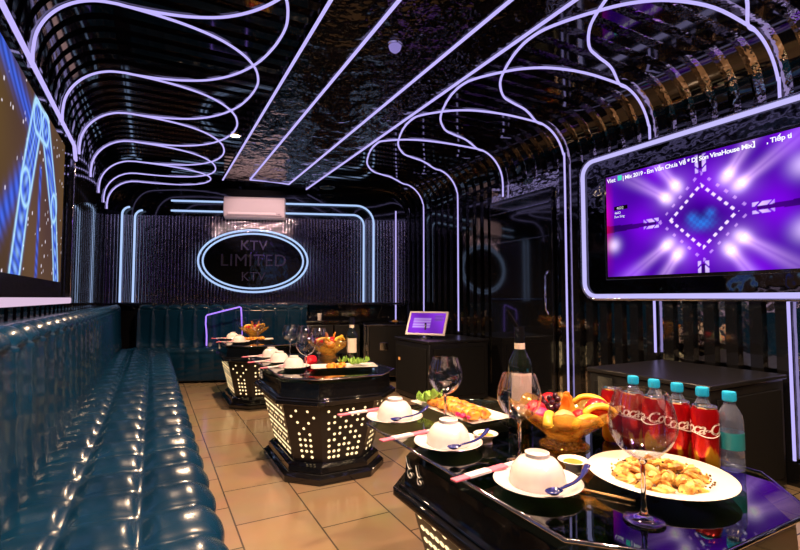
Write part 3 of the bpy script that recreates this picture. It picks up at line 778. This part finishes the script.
def make_fruit_bowl(loc, label):
    t = empty('fruit_bowl', loc, label, 'fruit bowl', 'amber glass fruit bowls')
    b = MB(); prof = [(0, .022), (.035, .022), (.075, .05), (.120, .085), (.155, .118)]
    n = 48; k = len(prof); vs = []
    sp_ = [(p.x, p.z) for p in spline([Vector((x, 0, z)) for x, z in prof], 4)]; k = len(sp_)
    for i in range(n):
        a = 2*pi*i/n
        for q, (r, z) in enumerate(sp_):
            w = (q/(k-1))**2; rr = r*(1+.05*w*cos(8*a)); zz = z+.010*w*cos(8*a)
            vs.append((rr*cos(a), rr*sin(a), zz))
    fs = [(i*k+q, ((i+1) % n)*k+q, ((i+1) % n)*k+q+1, i*k+q+1) for i in range(n) for q in range(k-1)]
    b.add(vs, fs); o = b.build('glass_bowl', 'amber_glass', t, angle=180); m_ = o.modifiers.new('thick', 'SOLIDIFY'); m_.thickness = .005
    MB().lathe([(0, .004), (.070, 0), (.074, .004), (.066, .010), (.045, .014), (.055, .020), (.040, .027)], 40).build('foot', 'amber_glass', t, angle=180)
    return t

# ---- place settings of the near table
g0 = lambda x, y, z=0: (x, y, TZ+z)
places = [((.790, 1.525), 'behind the other two near settings'), ((.795, 1.185), 'in the middle of the near table row'), ((.812, .835), 'closest to the viewer')]
sau = make_saucer(g0(*places[0][0]), ''); bo = make_bowl(g0(*places[0][0], .012), '')
spn = make_spoon((0,0,0), 0, ''); stk = make_sticks((0,0,0), 0, '')
for k, ((x, y), w) in enumerate(places):
    a, c, d, e = (sau, bo, spn, stk) if k == 0 else [copy_tree(q) for q in (sau, bo, spn, stk)]
    a.location = g0(x, y); c.location = g0(x+.004, y+.004, .0085)
    d.location = g0(x+.020, y-.083, .0205); d.rotation_euler = (0, 0, radians(6))
    e.location = g0(x-.075, y+.088, .0215); e.rotation_euler = (0, 0, radians(7))
    a['label'] = 'white saucer ' + w; c['label'] = 'white rice bowl turned upside down ' + w
    d['label'] = 'blue patterned spoon on the saucer ' + w; e['label'] = 'chopsticks in a pink sleeve ' + w
wg = make_glass(g0(.905, 1.365), 'empty wine glass behind the rice bowls, left of the fried skewers plate'); wg.scale = (.95,)*3
dup(wg, g0(.895, .985), 0, 'empty wine glass in front of the fruit bowl')
dup(wg, g0(.880, .612), 0, 'large empty wine glass nearest the viewer in front of the red cans').scale = (1.03,)*3
wb = make_bottle(g0(1.130, 1.238), 'dark wine bottle behind the fruit bowl on the near table', radians(-20)); wb.scale = (1.1, 1.1, 1.11)
# fried plate, big and round
bp_ = tag(MB().lathe([(0, .004), (.070, .004), (.072, 0), (.080, 0), (.088, .006), (.158, .024), (.161, .027), (.158, .029), (.09, .013), (.075, .009), (0, .009)], 56).build('dinner_plate', 'porcelain', loc=g0(1.088, .715), angle=60), 'big round white plate piled with fried squid nearest the cans', 'plate')
def piece(seed, kind):
    rnd = random.Random(seed)
    if kind == 'ring':
        R_ = rnd.uniform(.011, .016); pts = [(R_*cos(2*pi*q/10), R_*.8*sin(2*pi*q/10), .003*sin(4*pi*q/10)) for q in range(10)]
        return MB().tube(pts, rnd.uniform(.0055, .0075), 7, True)
    return MB().blob((0, 0, 0), (rnd.uniform(.015, .026), rnd.uniform(.010, .014), rnd.uniform(.007, .010)), 14, seed=seed, amp=.16)
protos = [piece(3, 'ring'), piece(4, 'blob'), piece(5, 'blob'), piece(6, 'ring'), piece(7, 'blob')]
base = [q.build('fried_squid', m) for q, m in zip(protos, ('fried', 'fried_pale', 'fried', 'fried', 'fried_pale'))]
used = [False]*5
rnd = random.Random(11)
for i in range(74):
    r = .098*sqrt(rnd.random()); a = rnd.uniform(0, 6.28); h = .016 + .040*(1-r/.098)*rnd.uniform(.3, 1)
    k = rnd.randrange(5); o = base[k] if not used[k] else base[k].copy()
    if used[k]: COL.objects.link(o)
    used[k] = True
    o.location = g0(1.096+r*cos(a)*1.1, .715+r*sin(a), h); o.rotation_euler = (rnd.uniform(-.5, .5), rnd.uniform(-.5, .5), rnd.uniform(0, 6.28))
    tag(o, 'golden fried squid piece heaped on the big round white plate', 'fried squid', 'fried squid on the big plate')
cr = MB()
for i in range(260):
    r = .108*sqrt(rnd.random()); a = rnd.uniform(0, 6.28); z = .012+.045*max(0, 1-r/.085)*rnd.random()+.012*max(0, r-.09)/.02
    cr.blob((r*cos(a)*1.1+.008, r*sin(a), z), (.003*rnd.uniform(.5, 1.2),)*3, 6, mi=0 if rnd.random() < .6 else 1)
tag(cr.build('fried_crumbs', ['dark_crumb', 'fried'], loc=g0(1.088, .715, .002)), 'dark spice crumbs scattered over the fried squid', 'crumbs', None, 'stuff')
# rectangular plate with skewered food and lettuce
def rect_plate(loc, rz, label):
    b = MB(); o_ = rrect(-.095, .095, -.205, .205, .012, 4); i_ = rrect(-.068, .068, -.175, .175, .012, 4); f_ = rrect(-.06, .06, -.165, .165, .012, 4)
    b.prism(f_, 0, o_, .022, caps=False); n = len(o_)
    b.add([(x, y, .022) for x, y in o_]+[(x, y, .008) for x, y in i_], [(i, (i+1) % n, (i+1) % n+n, i+n) for i in range(n)] + [tuple(range(n, 2*n))])
    b.add([(x, y, 0) for x, y in f_], [tuple(range(n))])
    return tag(b.build('rectangular_plate', 'porcelain', loc=loc, rz=rz, fix=False), label, 'plate', 'rectangular white plates')
PX, PY = 1.050, 1.495
rp = rect_plate(g0(PX, PY), radians(2), 'rectangular white plate of golden skewered bites on the near table')
sk = [MB().blob((0, 0, 0), (.028, .020, .018), 14, seed=s_, amp=.14).build('fried_bite', 'skewer_food') for s_ in (21, 22, 23)]
us = [False]*3
n_ = 0
for j in range(9):
    for i in range(2):
        k = n_ % 3; o = sk[k] if not us[k] else sk[k].copy()
        if us[k]: COL.objects.link(o)
        us[k] = True; n_ += 1
        o.location = g0(PX-.026+.052*i+rnd.uniform(-.006, .006), PY-.135+.032*j+rnd.uniform(-.004, .004), .026+.006*rnd.random()); o.rotation_euler = (rnd.uniform(-.3, .3), rnd.uniform(-.3, .3), rnd.uniform(0, 6.28))
        tag(o, 'golden fried bite in the rows on the rectangular plate', 'fried food', 'fried bites on the rectangular plate')
def leaf(seed, s=1.):
    rr = random.Random(seed); ph = rr.uniform(0, 6)
    def f(u, v):
        a = 2*pi*v; r = u*.036*s*(1+.16*sin(5*a+ph)+.06*sin(11*a)); return (r*cos(a), r*sin(a)*.8, .026*s*u*u*(1+.5*sin(6*a+ph))+.004*sin(9*a)*u)
    return MB().grid(f, 6, 36)
lf = leaf(1).build('lettuce_leaf', 'lettuce', loc=g0(PX-.052, PY+.155, .022), angle=180)
tag(lf, 'curly lettuce leaf at the left end of the skewered bites plate', 'lettuce', 'lettuce on the near table')
for dx, dy, rz, dz in ((.0, .165, 1.1, .024), (-.045, .125, 2.3, .036)):
    o = lf.copy(); COL.objects.link(o); o.location = g0(PX+dx, PY+dy+.0, dz); o.rotation_euler = (.1, .2, rz)
for dx, dy in ((-.055, -.115), (-.045, -.14), (-.06, -.09)):
    tag(MB().blob((0, 0, 0), (.013, .010, .008), 10, seed=int(abs(dy)*1000), amp=.2).build('red_garnish', 'fruit_pink', loc=g0(PX+dx-.004, PY+dy, .026)), 'small pink red garnish at the near end of the rectangular plate', 'garnish', 'pink garnish pieces')
# sauce dishes
def sauce_dish(loc, label):
    t = empty('sauce_dish', loc, label, 'dish', 'small white sauce dishes')
    ds = MB().lathe([(0, .010), (.014, .008), (.018, 0), (.021, 0), (.018, .012), (.026, .020), (.038, .030), (.0365, .031), (.024, .024), (0, .018)], 32).build('dish', 'porcelain', t, angle=60)
    MB().lathe([(0, .0225), (.024, .0245)], 24).build('sauce', 'sauce', ds)
    return t
sc1 = sauce_dish(g0(.917, 1.160), 'small footed sauce dish right of the middle rice bowl')
sc2 = dup(sc1, g0(.968, .868), 0, 'small sauce dish with amber sauce between front bowl and big plate')
sk1 = tag(MB().tube([(-.075, 0, .004), (.075, 0, .004)], .003, 6).build('bamboo_skewer', 'wood_stick', loc=g0(.905, .740), rz=radians(-62)), 'loose bamboo stick on the glass between front bowl and front wine glass', 'stick')
# fruit bowl with fruit
FX, FY = 1.112, 1.030
fb = make_fruit_bowl(g0(FX, FY), 'large amber glass fruit bowl on the near table by the cans')
def fruit(kind, dx, dy, dz, label, grp, rz=0., rx=0., seed=0, cx=FX, cy=FY, s=1.):
    if kind == 'apple': o = MB().blob((0, 0, 0), (.034*s, .034*s, .031*s), 20, seed=seed, amp=.03).build('apple', 'fruit_red'); cat = 'apple'
    elif kind == 'pink': o = MB().blob((0, 0, 0), (.030*s, .024*s, .022*s), 18, seed=seed, amp=.05).build('plum', 'fruit_pink'); cat = 'plum'
    elif kind == 'peach': o = MB().blob((0, 0, 0), (.032*s, .032*s, .029*s), 20, seed=seed, amp=.03).build('apricot', 'peach'); cat = 'apricot'
    elif kind == 'slice':
        b = MB()
        b.tube(spline([(.052*s*cos(t_), 0, .040*s*sin(t_)) for t_ in [radians(20+35*q) for q in range(5)]], 4), [.004*s]+[.013*s]*15+[.004*s], 10, flat=.7)
        o = b.build('melon_slice', 'fruit_yellow', angle=180); cat = 'melon slice'
    elif kind == 'wedge':
        b = MB(); b.tube(spline([(0, 0, -.035*s), (.012*s, 0, -.01*s), (.012*s, 0, .02*s), (0, 0, .048*s)], 4), [.004*s]+[.016*s]*5+[.013*s]*4+[.009*s]*2+[.001], 10, flat=.55)
        o = b.build('orange_wedge', 'fruit_orange', angle=180); cat = 'orange wedge'
    o.location = (cx+dx, cy+dy, TZ+dz); o.rotation_euler = (rx, 0, rz)
    return tag(o, label, cat, grp)
GF = 'fruit in the near amber bowl'
fruit('apple', .075, -.060, .112, 'red apple at the right front rim of the near fruit bowl', GF, s=1.05)
fruit('apple', .020, .075, .112, 'red apple at the back of the near fruit bowl', GF)
fruit('apple', -.085, .030, .108, 'red apple at the left of the near fruit bowl behind the wine glass', GF, s=.95)
fruit('apple', .01, -.055, .088, 'red apple low at the front of the near fruit bowl', GF, s=.95)
fruit('pink', -.105, -.01, .106, 'pink red plum at the left rim of the near fruit bowl', GF, s=.95)
fruit('peach', -.060, -.058, .096, 'pale orange apricot at the front left of the near fruit bowl', GF)
fruit('slice', .050, -.090, .090, 'yellow melon slice along the right front rim of the near fruit bowl', GF, radians(-25))
fruit('slice', .095, -.018, .100, 'yellow melon slice at the far right rim of the near fruit bowl', GF, radians(-60))
fruit('slice', -.020, -.105, .070, 'yellow melon slice along the front rim of the near fruit bowl', GF, radians(-10))
fruit('slice', -.112, -.050, .078, 'yellow melon slice at the left rim of the near fruit bowl', GF, radians(40))
fruit('wedge', -.035, -.030, .116, 'tall orange wedge standing in the middle of the near fruit bowl', GF, .4, .2)
fruit('wedge', .008, -.020, .118, 'orange wedge leaning right in the middle of the near fruit bowl', GF, 1.0, -.25)
gc = MB(); rg = random.Random(5); gp = []
grape0 = MB().blob((0, 0, 0), (.0095, .0095, .0105), 12).build('grape', 'grape')
for i in range(16):
    o = grape0 if i == 0 else grape0.copy()
    if i: COL.objects.link(o)
    o.location = (FX-.02+rg.uniform(-.04, .035), FY+.035+rg.uniform(-.025, .02), TZ+.118+rg.uniform(-.012, .024))
    tag(o, 'dark purple grape bunched at the back of the near fruit bowl', 'grape', 'dark grapes in the near fruit bowl')
# soft drink cans: red with white script
def make_can(loc, rz, label):
    t = empty('drink_can', loc, label, 'can', 'red drink cans in a row', rz)
    R_ = .0325
    MB().lathe([(0, .006), (.022, .004), (.025, 0), (.028, .004), (R_, .014), (R_, .146), (.0275, .158)], 40).build('can_body', 'can_red', t, angle=60)
    lid = MB().lathe([(.0275, .158), (.0283, .160), (.0283, .163), (.0268, .163), (.0255, .159), (0, .1588)], 40).build('can_lid', 'can_silver', t, angle=30)
    MB().box((-.006, -.014, .1592), (.006, .010, .1612)).build('pull_tab', 'can_silver', lid, bevel=.002)
    # the script runs round the can
    me = text_mesh('Coca-Cola', .041, shear=.35, bold=.0004, align='CENTER', spacing=.84)
    for v in me.vertices:
        a = v.co.x/(R_+.0003) - pi/2; v.co = Vector(((R_+.0004)*cos(a), (R_+.0004)*sin(a), .095+v.co.y))
    me.materials.clear(); me.materials.append(MT['lettering_white'])
    o = bpy.data.objects.new('script_lettering', me); COL.objects.link(o); o.parent = t
    sw_ = []
    for q in range(19):
        x = -.05+.10*q/18; a = x/R_ - pi/2; sw_.append(((R_+.0002)*cos(a), (R_+.0002)*sin(a), .091+.004*sin(q*.42)))
    MB().tube(sw_, [.0003+.0013*sin(pi*q/18) for q in range(19)], 6, flat=1.).build('script_swash', 'lettering_white', t, angle=180)
    return t
canp = [(1.288, .995), (1.288, .924), (1.288, .857), (1.288, .787), (1.293, .719)]
cl = ['red soft drink can farthest in the row, next to the fruit bowl', 'second red soft drink can from the fruit bowl', 'middle red soft drink can of the row of five', 'fourth red soft drink can from the fruit bowl, beside the last one', 'nearest red soft drink can, next to the outermost water bottle']
crz = [-120, -25, -105, -15, -62]
c0 = None
for (x, y), l_, rz in zip(canp, cl, crz):
    if c0 is None: c0 = make_can(g0(x, y), radians(rz), l_)
    else: dup(c0, g0(x, y), radians(rz), l_)
def make_water(loc, label):
    t = empty('water_bottle', loc, label, 'bottle', 'small water bottles with blue caps')
    MB().lathe([(0, .004), (.022, .002), (.028, 0), (.030, .008), (.030, .03), (.0285, .034), (.030, .038), (.030, .125), (.027, .142), (.016, .163), (.0125, .170), (.0125, .182)], 36).build('bottle', 'water_plastic', t, angle=180, fix=False)
    MB().lathe([(.0303, .055), (.0306, .055), (.0306, .098), (.0303, .098)], 36).build('label_band', 'label_teal', t)
    b = MB(); 
    b.lathe([(.0150, .176), (.0155, .178), (.0155, .197), (.0145, .200), (0, .2005)], 28); cap = b.build('cap', 'cap_blue', t)
    b = MB()
    for q in range(24):
        a = 2*pi*q/24; b.box((.0150, -.0007, .179), (.0161, .0007, .196), M=Matrix.Rotation(a, 4, 'Z'))
    b.build('cap_ridges', 'cap_blue', cap)
    return t
botp = [(1.346, .962), (1.346, .893), (1.346, .823), (1.346, .753), (1.346, .685)]
bl = ['clear water bottle with blue cap farthest in the row, by the fruit bowl', 'second blue capped water bottle from the fruit bowl', 'middle blue capped water bottle of the five', 'fourth blue capped water bottle from the fruit bowl', 'nearest blue capped water bottle at the right end of the row']
w0 = None
for (x, y), l_ in zip(botp, bl):
    if w0 is None: w0 = make_water(g0(x, y), l_)
    else: dup(w0, g0(x, y), 0, l_)

# ---- middle and far tables
def settle(dx, dy, nm, sets, mid):
    for k, (x, y) in enumerate(sets):
        w = ('at the near end of the ' if k == 0 else 'at the far end of the ') + nm if k != 1 or len(sets) == 2 else 'halfway along the ' + nm
        a, c, e = copy_tree(sau), copy_tree(bo), copy_tree(stk)
        a.location = g0(x, y); c.location = g0(x, y, .0085); e.location = g0(x-.105, y-.02, .0215); e.rotation_euler = (0, 0, radians(15))
        a['label'] = 'white saucer ' + w; c['label'] = 'upturned white bowl ' + w; e['label'] = 'pink sleeved chopsticks ' + w
settle(0, 0, 'middle table', [(.80, 2.93), (.78, 3.22), (.79, 3.52)], 0)
settle(0, 0, 'far table', [(.77, 4.82), (.77, 5.25)], 0)
dup(wg, g0(.80, 2.66), 0, 'wine glass at the near left corner of the middle table')
dup(wg, g0(.945, 3.57), 0, 'left one of the wine glasses at the far end of the middle table')
dup(wg, g0(1.02, 3.45), 0, 'right one of the wine glasses at the far end of the middle table')
dup(wg, g0(1.02, 3.10), 0, 'wine glass in front of the fruit bowl on the middle table')
dup(wg, g0(.93, 4.74), 0, 'near wine glass on the far table')
dup(wg, g0(.90, 5.50), 0, 'far wine glass on the far table')
dup(wb, g0(1.215, 2.985), radians(-5), 'dark wine bottle with a pale label on the middle table').scale = (1, 1, 1)
def bowl_of_fruit(x, y, nm):
    dup(fb, g0(x, y), 0, 'amber glass fruit bowl on the ' + nm)
    g = 'fruit on the ' + nm
    for k, (kd, dx, dy, dz, wh) in enumerate([('slice', -.07, -.08, .115, 'left front rim'), ('slice', .05, -.09, .118, 'right front rim'), ('wedge', -.03, -.02, .145, 'middle'), ('slice', .10, .0, .12, 'right rim'), ('apple', -.07, .03, .12, 'left side'), ('apple', .03, .03, .125, 'back'), ('peach', 0, -.05, .10, 'front centre'), ('wedge', .07, .05, .14, 'right back')]):
        nmk = {'slice': 'yellow melon slice', 'wedge': 'orange wedge', 'apple': 'red apple', 'peach': 'pale apricot'}[kd]
        fruit(kd, dx, dy, dz, nmk + ' at the ' + wh + ' of the ' + nm + ' fruit bowl', g, .4*k, 0, k, x, y)
bowl_of_fruit(1.17, 3.32, 'middle table')
bowl_of_fruit(1.0, 5.30, 'far table')
r2 = rect_plate(g0(1.075, 2.77), radians(75), 'rectangular white plate with lettuce at the near end of the middle table')
for i, (dx, dy) in enumerate(((.10, .02), (.05, -.015), (.13, -.02), (.0, .015))):
    o = lf.copy(); COL.objects.link(o); o.location = g0(1.075+dx-.0, 2.77+dy, .024+.004*i); o.rotation_euler = (.15, .1, 1.3*i)
    tag(o, 'curly lettuce leaf on the plate at the near end of the middle table', 'lettuce', 'lettuce on the middle table')
for i in range(4):
    o = sk[i % 3].copy(); COL.objects.link(o); o.location = g0(.975+.03*i, 2.75+.016*(i % 2), .026); o.rotation_euler = (0, 0, i)
    tag(o, 'golden fried bite beside the lettuce on the middle table', 'fried food', 'fried bites on the middle table')
rd = MB()
rd.blob((0, 0, .0), (.042, .042, .036), 18, seed=9, amp=.12); ro = rd.build('red_flower', 'fruit_red', loc=g0(.93, 2.99, .036)); tag(ro, 'red folded flower decoration between the bowls on the middle table', 'decoration')
r3 = dup(r2, g0(.93, 4.98), radians(80), 'rectangular white plate of fried bites on the far table')
for i in range(8):
    o = sk[i % 3].copy(); COL.objects.link(o); o.location = g0(.83+.028*i, 4.97+.02*(i % 2), .026); o.rotation_euler = (0, 0, i*1.7)
    tag(o, 'golden fried bite on the rectangular plate of the far table', 'fried food', 'fried bites on the far table')

# ------------------------------------------------------------------ ceiling fittings and light
def downlight(x, y, label, power, lens='lamp_lens', z=ZC-.002, col=(1., .66, .40), cone=150):
    t = empty('downlight', (x, y, z), label, 'ceiling light', 'round ceiling downlights')
    MB().lathe([(.042, 0), (.058, 0), (.060, -.004), (.057, -.010), (.044, -.008), (.042, 0)], 28).build('trim_ring', 'chrome', t)
    MB().lathe([(0, -.012), (.022, -.010), (.042, -.004)], 24).build('lens', lens, t)
    l = bpy.data.lights.new('downlight_lamp', 'SPOT'); l.energy = power; l.color = col; l.spot_size = radians(cone); l.spot_blend = .6; l.shadow_soft_size = .055
    o = bpy.data.objects.new('downlight_lamp', l); COL.objects.link(o); o.parent = t; o.location = (0, 0, -.03)
    return t
PW = 260
ZR = ZC-.031
downlight(.64, .45, 'warm ceiling downlight above the front end of the sofa', PW, z=ZR)
downlight(.64, 1.82, 'warm ceiling downlight behind the first ceiling loop on the left', PW, z=ZR)
downlight(.646, 4.47, 'glaring warm ceiling downlight left of the straight light lines', PW*1.2, z=ZR)
downlight(1.30, 1.40, 'warm downlight in the ceiling panel above the near table', PW*.44, z=2.548)
downlight(1.30, -.45, 'warm downlight in the ceiling panel behind the viewer', PW*.5, z=2.548)
downlight(2.3, .55, 'warm ceiling downlight in front of the black speaker box on the right', PW*.4, z=ZR)
mat('lens_off', (.10, .14, .13), .2)
o = empty('ceiling_speaker', (2.08, 6.02, ZC-.031), 'round grey ceiling speaker near the back wall', 'speaker')
MB().lathe([(0, -.006), (.085, -.006), (.10, -.010), (.11, 0)], 32).build('grille', 'lens_off', o)
o = empty('dome_lamp', (1.236, 2.383, 2.549), 'small frosted purple dome on the textured ceiling panel', 'ceiling light')
MB().lathe([(0, -.048), (.018, -.045), (.032, -.032), (.038, -.012), (.038, -.006)], 28).build('dome', 'dome_glow', o, angle=180)
MB().lathe([(.0, 0), (.048, 0), (.046, -.008), (.036, -.010)], 28).build('collar', 'chrome', o)
def party(x, y, z, col, e, label, tx, ty, tz=.6, cone=70):
    t = empty('party_fill_spotlight', (x, y, z), label, 'stage light', 'party and added fill spotlights above the frame')
    MB().lathe([(0, 0), (.04, 0), (.04, -.02), (0, -.02)], 20).build('mount', 'black_satin', t)
    MB().lathe([(0, -.02), (.045, -.03), (.05, -.10), (.046, -.11), (.043, -.10), (0, -.098)], 24).build('can', 'black_satin', t)
    l = bpy.data.lights.new('party_fill_lamp', 'SPOT'); l.energy = e; l.color = col; l.spot_size = radians(cone); l.spot_blend = .8; l.shadow_soft_size = .04
    q = bpy.data.objects.new('party_fill_lamp', l); COL.objects.link(q); q.parent = t; q.location = (0, 0, -.13)
    dv = Vector((tx-x, ty-y, tz-z)); q.rotation_euler = dv.to_track_quat('-Z', 'Y').to_euler()
    return t
party(1.30, -.2, 2.548, (.30, .12, 1.), 60, 'black party spotlight on the ceiling panel behind the viewer', -.3, 2.2)
party(1.30, .17, 2.548, (1., .66, .66), 2600, 'added pinkish spotlight out of view above the viewer, brightening the air conditioner', 1.23, 6.3, 2.30, 10.5)  # lamp added out of view to brighten the air conditioner
# world: dark, closed room
w = bpy.data.worlds.new('World'); S.world = w; w.use_nodes = True
w.node_tree.nodes['Background'].inputs[0].default_value = (.004, .004, .006, 1)

# ------------------------------------------------------------------ camera and colour
cam = bpy.data.cameras.new('camera'); co = bpy.data.objects.new('camera', cam); COL.objects.link(co)
co.location = (0, 0, 1.05); co.rotation_euler = (pi/2 + .0493, 0, -.4895)
cam.sensor_width = 36; cam.lens = 36*465/800; cam.clip_start = .02; cam.clip_end = 60
S.camera = co
S.view_settings.view_transform = 'Standard'; S.view_settings.look = 'None'; S.view_settings.gamma = 1; S.view_settings.exposure = 0; S.view_settings.use_curve_mapping = False
S.cycles.use_denoising = True
S.cycles.max_bounces = 10; S.cycles.glossy_bounces = 5; S.cycles.transmission_bounces = 8; S.cycles.transparent_max_bounces = 24
S.cycles.caustics_reflective = False; S.cycles.caustics_refractive = False
S.cycles.sample_clamp_indirect = 4
